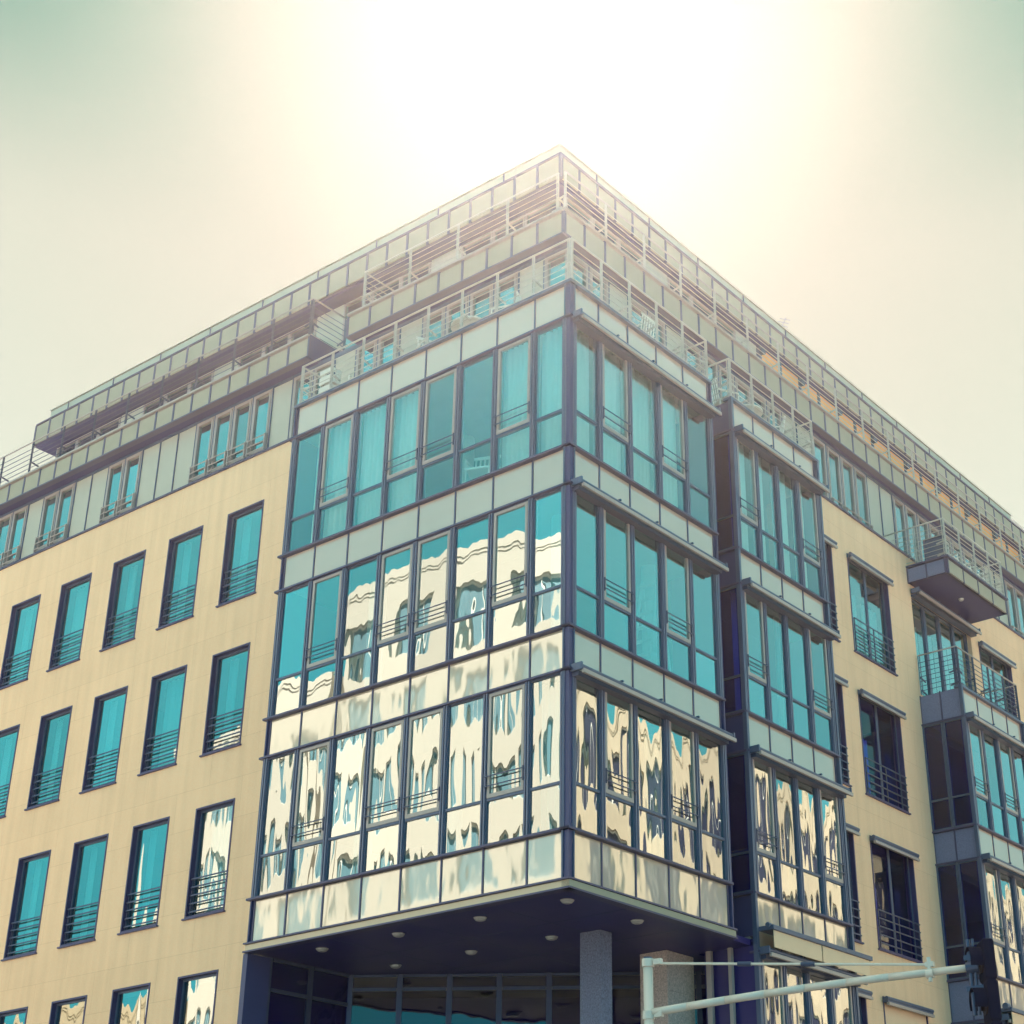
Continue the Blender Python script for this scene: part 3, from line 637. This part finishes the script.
for i, t in enumerate(('nearest the corner post', 'second from the corner post', 'third from the corner post', 'fourth from the corner post')):
    curtain(FR, JR[i]+0.05, JR[i+1]-0.05, Z7-0.05, Z8, -0.17, f'sheer curtain behind the top bay window on the right face, {t}')
curtain(FL, JL[7]+0.05, JL[8]-0.12, Z3, Z4, -0.3, 'pale curtain in the lowest bay floor left of the corner post')
for i, t in enumerate(('first', 'second', 'third', 'fourth')):
    curtain(FR, J2[i]+0.05, J2[i+1]-0.08-0.3*random.random(), Z7-0.05, Z8, -0.17, f'sheer curtain in the {t} top window of the second bay')
for i in (0, 2):
    curtain(FR, J2[i]+0.1, J2[i]+0.5, Z5-0.05, Z6, -0.3, f'narrow drawn-back curtain in the {("first", "", "third")[i]} window of the second bay, below its top floor')
rown = ['top row', 'second row', 'third row']
for (u0, u1, a, b, k, r) in holesL:
    if r < 3 and k < 6:
        wd = [0.28, 0.3, 0.34, 0.62, 0.3, 0.3][(k+2*r) % 6] if (k, r) not in ((0, 2),) else 0.7
        curtain(WL, u0+0.12, u0+0.12+wd*0.8, a-0.02, b, -0.36, f'curtain in the {rown[r]} of cream-wall windows, {["nearest","second","third","fourth","fifth","sixth"][k]} from the glazed bay', 22, 0.02)
for (u0, u1, a, b, k, t) in ((11.45, 12.2, 13.5, 15.2, 0, 'left leaf'), (12.4, 13.1, 13.5, 15.1, 1, 'right leaf')):
    curtain(WR, u0, u1, a, b, -0.3, f'pale half-height curtain in the {t} of the upper side-street window')
curtain(WR, 11.45, 12.1, 10.2, 11.7, -0.3, 'pale half-height curtain in the left leaf of the middle side-street window')
curtain(WR, 11.45, 12.0, 7.0, 8.4, -0.3, 'pale half-height curtain in the left leaf of the lower side-street window')
for i in range(4):
    curtain(WR, 14.55+i*0.785, 15.2+i*0.785, 13.4, 15.45, -0.34, f'pale half-height curtain behind terrace door {["nearest us","two","three","four"][i]} above the third bay')

# ------------------------------------------------------------------ things standing in and on the building
def step_ladder(x, y, z, lab):
    t = thing('step_ladder', lab, 'ladder', (x, y, z))
    W = lambda dx, dy, dz: (x+dx, y+dy, z+dz)
    m = MB()
    for s in (-1, 1): m.bar(W(0, -0.33+0.0, 0) if s < 0 else W(0.42, -0.33, 0), W(0.05, 0, 2.1) if s < 0 else W(0.37, 0, 2.1), 0.05, 0.03)
    m.build('front_rail', 'white', t)
    m = MB()
    for s in (-1, 1): m.bar(W(0, 0.36, 0) if s < 0 else W(0.42, 0.36, 0), W(0.05, 0.02, 2.05) if s < 0 else W(0.37, 0.02, 2.05), 0.04, 0.025)
    m.bar(W(0, .22, .8), W(.42, .22, .8), .03); m.build('rear_rail', 'white', t)
    for i in range(7):
        h = 0.28*(i+1); yy = -0.33*(1-h/2.1); m = MB(); m.box(x+0.03, x+0.39, y+yy-0.05, y+yy+0.04, z+h-0.015, z+h+0.01); m.build('step', 'white', t)
step_ladder(-0.75, 2.95, 10.0, 'white A-frame step ladder standing behind the middle bay window on the right-hand face')
def chair(x, y, z, ang, lab, mat='white', grp='terrace chairs', arms=True):
    t = thing('chair', lab, 'chair', (x, y, z), grp); R = Matrix.Rotation(ang, 3, 'Z')
    def W(a, b, c): v = R @ Vector((a, b, 0)); return (x+v.x, y+v.y, z+c)
    def bx(a0, a1, b0, b1, c0, c1):
        mm = MB(); mm.hexa([W(a0,b0,c0), W(a1,b0,c0), W(a1,b1,c0), W(a0,b1,c0), W(a0,b0,c1), W(a1,b0,c1), W(a1,b1,c1), W(a0,b1,c1)]); return mm
    bx(-.24, .24, -.24, .24, .43, .47).build('seat', mat, t, bevel=0.01)
    m = MB()
    for i in range(6): m.bar(W(-.21+.084*i, .235, .47), W(-.21+.084*i, .30, .92), .03, .015)
    m.bar(W(-.25, .30, .93), W(.25, .30, .93), .03, .05); m.build('backrest', mat, t)
    for a in (-.21, .21):
        for b in (-.21, .21): mm = MB(); mm.tube(W(a*1.08, b*1.08, 0), W(a, b, .43), .016, n=8); mm.build('leg', mat, t)
        if arms: mm = MB(); mm.tube(W(a*1.15, -.2, .66), W(a*1.15, .27, .68), .018, n=8); mm.tube(W(a*1.15, -.2, .47), W(a*1.15, -.2, .66), .014, n=8); mm.build('armrest', mat, t)
    return t
chair(-2.35, 0.42, 13.32, 0.4, 'tubular chair with curved arms inside the sixth top-floor bay window', 'white', 'chairs inside', True)
chair(-5.9, 0.75, Z9, 0.2, 'white chair at the far left end of the corner terrace', 'white')
chair(-4.0, 0.75, Z9, 1.2, 'white chair halfway along the left side of the corner terrace', 'white')
chair(-2.2, 0.8, Z9, -1.2, 'white chair on the corner terrace closest to the building corner', 'white')
chair(-0.7, 2.9, Z9, -1.5, 'white terrace chair on the right-hand side of the corner terrace', 'white')
chair(-0.65, 5.9, Z9, 2.6, 'pale terrace chair at the near end of the second bay terrace', 'white')
chair(-0.7, 7.7, Z9, -0.8, 'pale terrace chair at the far end of the second bay terrace', 'white')
for i, (yy, l) in enumerate(((15.5, 'nearest'), (16.2, 'middle'), (16.95, 'farthest'))):
    chair(-0.5, yy, 16.675, 1.57, f'pale armchair on the projecting balcony, {l} of the three', 'white', 'balcony armchairs')
def table(x, y, z, r, lab):
    t = thing('terrace_table', lab, 'table', (x, y, z))
    m = MB(); m.tube((x, y, z+.72), (x, y, z+.75), r, n=24); m.build('tabletop', 'white', t)
    m = MB(); m.tube((x, y, z+.03), (x, y, z+.72), .03, n=10); m.build('leg', 'steel', t); m = MB(); m.tube((x, y, z), (x, y, z+.03), .22, .2, n=20); m.build('base', 'steel', t)
table(-0.7, 6.8, Z9, 0.35, 'round white table on the second bay terrace'); table(-3.1, 0.8, Z9, 0.38, 'round white table on the left side of the corner terrace')
def crate(x, y, z, lab):
    m = MB(); w, d, h = .36, .26, .24
    for a in (0, 1):
        m.box(x, x+w, y+a*(d-.02), y+a*(d-.02)+.02, z, z+.08); m.box(x, x+w, y+a*(d-.02), y+a*(d-.02)+.02, z+.15, z+h)
        m.box(x+a*(w-.02), x+a*(w-.02)+.02, y+.02, y+d-.02, z, z+.08); m.box(x+a*(w-.02), x+a*(w-.02)+.02, y+.02, y+d-.02, z+.15, z+h)
    for a in (0, w-.04):
        for b in (0.021, d-.051): m.box(x+a+.021*(a == 0)-.021*(a > 0), x+a+.03, y+b, y+b+.03, z, z+h-.005)
    m.box(x+.02, x+w-.02, y+.02, y+d-.02, z+.005, z+.02)
    tag(m.build('crate', 'white'), lab, 'crate', 'white crates stacked on the terrace')
for i, l in enumerate(('bottom', 'second from bottom', 'third from bottom', 'topmost')): crate(-6.80, 0.35, Z9-0.03+i*0.242, f'white slotted crate by the terrace end rail, {l} of its stack')
t = thing('privacy_screen', 'dark framed panel standing at the left rail of the projecting balcony', 'screen', (-0.35, 14.62, 16.675))
m = MB(); m.box(-0.62, -0.10, 14.60, 14.64, 16.72, 17.35); m.build('panel', 'frame', t)
m = MB(); Face('L', 14.59).ring(m, -0.64, -0.08, 16.70, 17.37, .03, -.06, .02); m.box(-.6, -.55, 14.45, 14.8, 16.675, 16.7); m.box(-.17, -.12, 14.45, 14.8, 16.675, 16.7); m.build('screen_frame', 'ledge', t)

# thin roof aerials
def aerial(x, y, h, lab, lean=0.12):
    t = thing('roof_aerial', lab, 'aerial', (x, y, 23.44), 'thin aerials on the roof')
    m = MB(); m.tube((x, y, 23.40), (x+lean*.2, y+lean, 23.44+h), .016, .009, 8); m.build('mast', 'darksteel', t)
    m = MB()
    for i in range(5):
        f = .45+.12*i; c = Vector((x+lean*.2*f, y+lean*f, 23.44+h*f)); m.bar(c+Vector((-.1, -.16+.015*i, .02)), c+Vector((.1, .16-.015*i, -.02)), .010)
    m.build('aerial_rods', 'darksteel', t)
aerial(-3.6, 13.0, 1.1, 'taller thin aerial with short rods rising above the right-hand roof edge', 0.6)
aerial(-3.6, 9.3, 0.35, 'short thin aerial just left of the taller one on the roof edge', 0.2)

# ------------------------------------------------------------------ signal mast in front
C0 = Vector((14.80259, -18.38051, 0.0))
yaw, pitch, roll, fpx, PX, PY = 0.65269107, 0.45946951, -0.0079633, 1617.7086, 93.9816157, 22.3107849
r0 = Vector((math.cos(yaw), math.sin(yaw), 0)); f0 = Vector((-math.sin(yaw), math.cos(yaw), 0)); u0 = Vector((0, 0, 1))
FW = f0*math.cos(pitch)+u0*math.sin(pitch); UP = -f0*math.sin(pitch)+u0*math.cos(pitch)
RT = r0*math.cos(roll)+UP*math.sin(roll); UU = -r0*math.sin(roll)+UP*math.cos(roll)
mast = thing('signal_mast', 'pale steel street mast with a long side arm and a thin tie rod', 'mast', (6.46, -6.92, G))
m = MB(); m.tube((6.46, -6.92, G), (6.46, -6.92, 2.90), 0.046, 0.042, 20); m.build('pole', 'mast', mast, smooth=True)
m = MB(); m.tube((6.46, -6.92, 2.90), (6.46, -6.92, 2.925), 0.046, 0.036, 20); m.build('pole_cap', 'darksteel', mast)
A0, A1 = Vector((6.46, -6.92, 2.455)), Vector((9.30, -6.48, 2.545))
m = MB(); pts = [A0.lerp(A1, t)+Vector((0, 0, 0.025*math.sin(math.pi*t))) for t in [i/8 for i in range(9)]]
for a, b, t in zip(pts[:-1], pts[1:], range(8)): m.tube(a, b+(b-a)*0.02, 0.034-0.0006*t, 0.0334-0.0006*t, 18)
m.build('arm', 'mast', mast, smooth=True)
m = MB(); m.tube((6.52, -6.915, 2.865), (8.96, -6.53, 2.600), 0.011, n=8); m.build('tie_rod', 'mast', mast)
for z in (2.40, 2.84):
    m = MB(); m.tube((6.46, -6.92, z), (6.46, -6.92, z+0.07), 0.053, 0.053, 18); m.box(6.52, 6.60, -6.935, -6.89, z+0.01, z+0.06); m.build('clamp', 'mast', mast, bevel=0.004)
m = MB(); m.tube((8.93, -6.54, 2.47), (8.93, -6.54, 2.66), 0.018, n=10); m.box(8.90, 8.97, -6.555, -6.515, 2.585, 2.625); m.tube((8.90, -6.54, 2.533), (8.96, -6.532, 2.535), 0.038, n=16); m.build('clamp', 'mast', mast, bevel=0.003)
m = MB(); m.tube((7.30, -6.79, 2.78), (7.42, -6.775, 2.767), 0.02, n=8); m.tube((7.86, -6.70, 2.719), (7.98, -6.685, 2.706), 0.02, n=8); m.build('turnbuckle', 'darksteel', mast)
sg = thing('traffic_light', 'black three-lamp signal head seen from its side at the end of the mast arm', 'traffic light', (9.42, -6.50, 1.80))
sx, sy = 9.40, -6.485
def SG(a, b, z): return (sx-a*0.794-b*0.607, sy-a*0.607+b*0.794, z)      # a: the way the lamps face, b: across
def sgbox(m, a0, a1, b0, b1, z0, z1): m.hexa([SG(a0,b0,z0), SG(a1,b0,z0), SG(a1,b1,z0), SG(a0,b1,z0), SG(a0,b0,z1), SG(a1,b0,z1), SG(a1,b1,z1), SG(a0,b1,z1)])
m = MB()
for i in range(3): sgbox(m, -0.04, 0.05, -0.13, 0.13, 1.80+i*0.312, 1.80+i*0.312+0.306)
sgbox(m, -0.03, 0.04, -0.12, 0.12, 1.81, 2.72); m.build('housing', 'black', sg, bevel=0.02)
for i in range(3):
    zc = 1.80+i*0.312+0.155; m = MB(); m.tube(SG(0.0501, 0, zc), SG(0.06, 0, zc), 0.1, n=20); ln = m.build('lamp_lens', 'lens', sg)
    m = MB(); n = 12
    for k in range(n):
        a0, a1 = math.pi*(-0.15+1.3*k/n), math.pi*(-0.15+1.3*(k+1)/n)
        p = lambda a, r, q: SG(q, r*math.cos(a), zc+r*math.sin(a))
        m.hexa([p(a0,.105,.052), p(a0,.11,.052), p(a1,.11,.052), p(a1,.105,.052), p(a0,.105,.15), p(a0,.11,.15), p(a1,.11,.15), p(a1,.105,.15)])
    m.build('visor', 'black', ln)
m = MB(); m.tube((9.26, -6.50, 2.18), (9.26, -6.50, 2.76), 0.018, n=10); m.tube((9.30, -6.50, 2.18), (9.30, -6.50, 2.76), 0.012, n=10)
m.box(9.22, 9.38, -6.52, -6.46, 2.60, 2.64); m.box(9.22, 9.38, -6.52, -6.46, 2.36, 2.40); m.tube((9.23, -6.49, 2.54), (9.33, -6.475, 2.545), 0.054, n=16); m.build('bracket', 'darksteel', sg)

# ------------------------------------------------------------------ ground and the street
m = MB(); m.box(-205, 205, -205, 205, G-0.5, G-0.15); struct('ground', m, 'paving')
m = MB(); m.box(-200, 24, -19.5, -9.0, G-0.2, G-0.146); m.box(9, 19.5, -19.5+10.504, 200, G-0.2, G-0.142); struct('road', m, 'asphalt')
m = MB(); m.prism([(-200, -8.9), (8.9, -8.9), (8.9, 200), (-0.5, 200), (-200, 8)], G-0.3, G-0.004); struct('pavement', m, 'paving')
m = MB(); m.box(-200, 8.98, -9.0, -8.88, G-0.3, G-0.002); m.box(8.9, 9.0, -8.875, 200, G-0.3, G-0.001); struct('kerb', m, 'granite2')
m = MB()
for i in range(30): m.box(-120+i*5, -117.5+i*5, -14.3, -14.15, G-0.145, G-0.138)
struct('road_marking', m, 'white')

# ------------------------------------------------------------------ the buildings across the two streets (seen mirrored in the glass)
def opposite(name, label, F, U0, U1, H, depth, cols, rows, ww, wh, z0, dz, wm, cornice=True, gm='oppg'):
    b = thing(name, label, 'building', tuple(F.pt((U0+U1)/2, -depth/2, G)), 'buildings mirrored in the windows')
    holes = []
    for c in range(cols):
        for r in range(rows):
            u = U0+(U1-U0)*(c+0.5)/cols; z = z0+dz*r
            if z+wh < H-0.8: holes.append((u-ww/2, u+ww/2, z, z+wh))
    global BLD; keep = BLD; BLD = b
    wall(F, U0, U1, G, H, 0.3, holes, wm, 'wall')
    m = MB(); F.box(m, U0, U0+0.25, -depth, -0.301, G, H); F.box(m, U1-0.25, U1, -depth, -0.301, G, H); F.box(m, U0, U1, -depth-0.2, -depth, G, H); part(m, 'side_wall', wm)
    m = MB(); F.box(m, U0+.251, U1-.251, -depth, -0.301, H-0.3, H-0.05); part(m, 'roof', 'roof')
    if cornice:
        m = MB(); F.box(m, U0-0.1, U1+0.1, 0.003, 0.08, H-0.25, H+0.15); F.box(m, U0-0.05, U1+0.05, 0.003, 0.04, H-0.4, H-0.253); part(m, 'cornice', wm)
    for (a, c_, z, zz) in holes:
        m = MB(); F.ring(m, a+.003, c_-.003, z+.003, zz-.003, 0.09, -0.25, -0.15); F.box(m, (a+c_)/2-.04, (a+c_)/2+.04, -0.24, -0.16, z+.09, zz-.09); w = part(m, 'window', 'white')
        m = MB(); F.box(m, a+.09, c_-.09, -0.215, -0.205, z+.09, zz-.09); m.build('pane', gm, w)
    BLD = keep
class FaceN(Face):
    """same, for a plane facing the other way (+y or -x)"""
    def pt(s, u, n, z): return Vector((u, s.p+n, z)) if s.a == 'L' else Vector((s.p-n, u, z))
OL = FaceN('L', -24.0); OR = FaceN('R', 24.0)
opposite('apartment_building', 'tall white rendered building mirrored in the middle windows of the left bay face', OL, -31.3, -11.0, 27.6, 12, 7, 8, 1.75, 2.1, 0.6, 3.35, 'oppo', gm='oppl')
opposite('apartment_building', 'lower white building mirrored in the leftmost bay windows', OL, -45.0, -31.7, 24.6, 12, 4, 7, 1.7, 2.1, 0.2, 3.3, 'oppo', gm='oppl')
opposite('town_house', 'low tan building mirrored in the bottom row of wall windows', OL, -64.0, -45.4, 13.4, 12, 6, 4, 1.4, 2.0, 0.2, 3.2, 'oppod')
opposite('stone_building', 'long cream stone building mirrored in the right-hand bay windows', OR, 14.0, 92.0, 23.6, 14, 19, 5, 2.7, 3.2, 1.5, 4.4, 'oppa', gm='oppn')

# ------------------------------------------------------------------ daylight
SAZ, SEL = math.radians(-39.5), math.radians(45.0)       # azimuth from +y towards +x, elevation
sd = Vector((math.sin(SAZ)*math.cos(SEL), math.cos(SAZ)*math.cos(SEL), math.sin(SEL)))
sun = bpy.data.lights.new('sun', 'SUN'); sun.energy = 4.8; sun.angle = math.radians(0.5); sun.color = (1.0, 0.93, 0.80)
so = bpy.data.objects.new('sun', sun); COL.objects.link(so); so.rotation_euler = sd.to_track_quat('Z', 'Y').to_euler(); so.location = (0, 0, 60)

w = bpy.data.worlds.new('World'); S.world = w; w.use_nodes = True
nt = w.node_tree; nt.nodes.clear(); L = nt.links.new
out = nt.nodes.new('ShaderNodeOutputWorld'); bg = nt.nodes.new('ShaderNodeBackground'); L(bg.outputs[0], out.inputs[0]); bg.inputs['Strength'].default_value = 0.1
sky = nt.nodes.new('ShaderNodeTexSky'); sky.sky_type = 'NISHITA'; sky.sun_disc = False; sky.sun_elevation = SEL; sky.sun_rotation = SAZ; sky.dust_density = 2.0; sky.air_density = 1.0
tc = nt.nodes.new('ShaderNodeTexCoord')
dot = nt.nodes.new('ShaderNodeVectorMath'); dot.operation = 'DOT_PRODUCT'; dot.inputs[1].default_value = sd; L(tc.outputs['Generated'], dot.inputs[0])
ac = nt.nodes.new('ShaderNodeMath'); ac.operation = 'ARCCOSINE'; L(dot.outputs['Value'], ac.inputs[0])
nr = nt.nodes.new('ShaderNodeMath'); nr.operation = 'DIVIDE'; nr.inputs[1].default_value = math.pi; L(ac.outputs[0], nr.inputs[0])
rp = nt.nodes.new('ShaderNodeValToRGB'); L(nr.outputs[0], rp.inputs[0])
K = 1/3.6
stops = [(0.0, (.40, .385, .33)), (0.035, (.37, .36, .295)), (0.07, (.42, .42, .335)), (0.11, (.545, .575, .455)), (0.16, (.69, .755, .61)), (0.22, (.66, .74, .60)), (0.30, (.30, .80, .84)), (0.38, (.12, .95, 1.05)), (0.55, (.03, .72, .92)), (1.0, (.03, .64, .88))]
e = rp.color_ramp.elements
while len(e) > 1: e.remove(e[-1])
e[0].position = 0; e[0].color = (*[c*K*.5 for c in stops[0][1]], 1)
for p, c in stops[1:]:
    n = e.new(p); n.color = (*[v*K*.5 for v in c], 1)
# higher sky away from the sun turns deep blue-green
sp = nt.nodes.new('ShaderNodeSeparateXYZ'); L(tc.outputs['Generated'], sp.inputs[0])
el = nt.nodes.new('ShaderNodeMapRange'); el.interpolation_type = 'SMOOTHSTEP'; el.inputs['From Min'].default_value = math.sin(math.radians(34.5)); el.inputs['From Max'].default_value = math.sin(math.radians(45.5)); L(sp.outputs[2], el.inputs['Value'])
th = nt.nodes.new('ShaderNodeMapRange'); th.interpolation_type = 'SMOOTHSTEP'; th.inputs['From Min'].default_value = 7.5/180; th.inputs['From Max'].default_value = 18/180; L(nr.outputs[0], th.inputs['Value'])
mu = nt.nodes.new('ShaderNodeMath'); mu.operation = 'MULTIPLY'; L(el.outputs[0], mu.inputs[0]); L(th.outputs[0], mu.inputs[1])
mx = nt.nodes.new('ShaderNodeMix'); mx.data_type = 'RGBA'; L(mu.outputs[0], mx.inputs['Factor']); L(rp.outputs[0], mx.inputs['A']); mx.inputs['B'].default_value = (.0, .25*K*.5, .18*K*.5, 1)
zr = nt.nodes.new('ShaderNodeMapRange'); zr.interpolation_type = 'SMOOTHSTEP'; zr.inputs['From Min'].default_value = math.sin(math.radians(54)); zr.inputs['From Max'].default_value = math.sin(math.radians(70)); L(sp.outputs[2], zr.inputs['Value'])
mz = nt.nodes.new('ShaderNodeMix'); mz.data_type = 'RGBA'; L(zr.outputs[0], mz.inputs['Factor']); L(mx.outputs['Result'], mz.inputs['A']); mz.inputs['B'].default_value = (1.9*K*.5, 1.6*K*.5, 1.2*K*.5, 1); mx = mz  # warm bright zenith, out of view, added to lift the cream walls by bounce
sc = nt.nodes.new('ShaderNodeVectorMath'); sc.operation = 'SCALE'; sc.inputs['Scale'].default_value = 19.0; L(mx.outputs['Result'], sc.inputs[0])
sk = nt.nodes.new('ShaderNodeVectorMath'); sk.operation = 'MULTIPLY_ADD'; sk.inputs[1].default_value = (.022, .024, .022); L(sky.outputs[0], sk.inputs[0]); L(sc.outputs[0], sk.inputs[2])
L(sk.outputs[0], bg.inputs['Color'])

# ------------------------------------------------------------------ haze box added to imitate the flare glow over the roof corner
if FLARE_HAZE:
    m = MB(); m.box(-210, 210, -210, 210, G-1.6, 26.5)
    mt = bpy.data.materials.new('flare_haze_volume'); mt.use_nodes = True; t_ = mt.node_tree; t_.nodes.clear()
    o_ = t_.nodes.new('ShaderNodeOutputMaterial'); v_ = t_.nodes.new('ShaderNodeVolumePrincipled'); t_.links.new(v_.outputs[0], o_.inputs['Volume'])
    v_.inputs['Color'].default_value = (1.0, 0.84, 0.80, 1); v_.inputs['Density'].default_value = FLARE_HAZE; v_.inputs['Anisotropy'].default_value = 0.82
    M['flare_haze'] = mt; tag(m.build('flare_haze', 'flare_haze'), kind='stuff')
# ------------------------------------------------------------------ camera
cam = bpy.data.cameras.new('camera'); co = bpy.data.objects.new('camera', cam); COL.objects.link(co); S.camera = co
co.matrix_world = Matrix(((RT.x, UU.x, -FW.x, C0.x), (RT.y, UU.y, -FW.y, C0.y), (RT.z, UU.z, -FW.z, C0.z), (0, 0, 0, 1)))
cam.sensor_width = 36; cam.lens = fpx/1024*36; cam.shift_x = -PX/1024; cam.shift_y = PY/1024
cam.clip_start = 0.1; cam.clip_end = 2000
S.view_settings.view_transform = 'Standard'; S.view_settings.look = 'None'; S.view_settings.gamma = 1; S.view_settings.exposure = 1.94
S.render.resolution_x = S.render.resolution_y = 1024
S.cycles.max_bounces = 8; S.cycles.volume_bounces = 0; S.cycles.transparent_max_bounces = 24; S.cycles.caustics_reflective = False
for o in S.objects:
    if 'wo' in o: del o['wo']
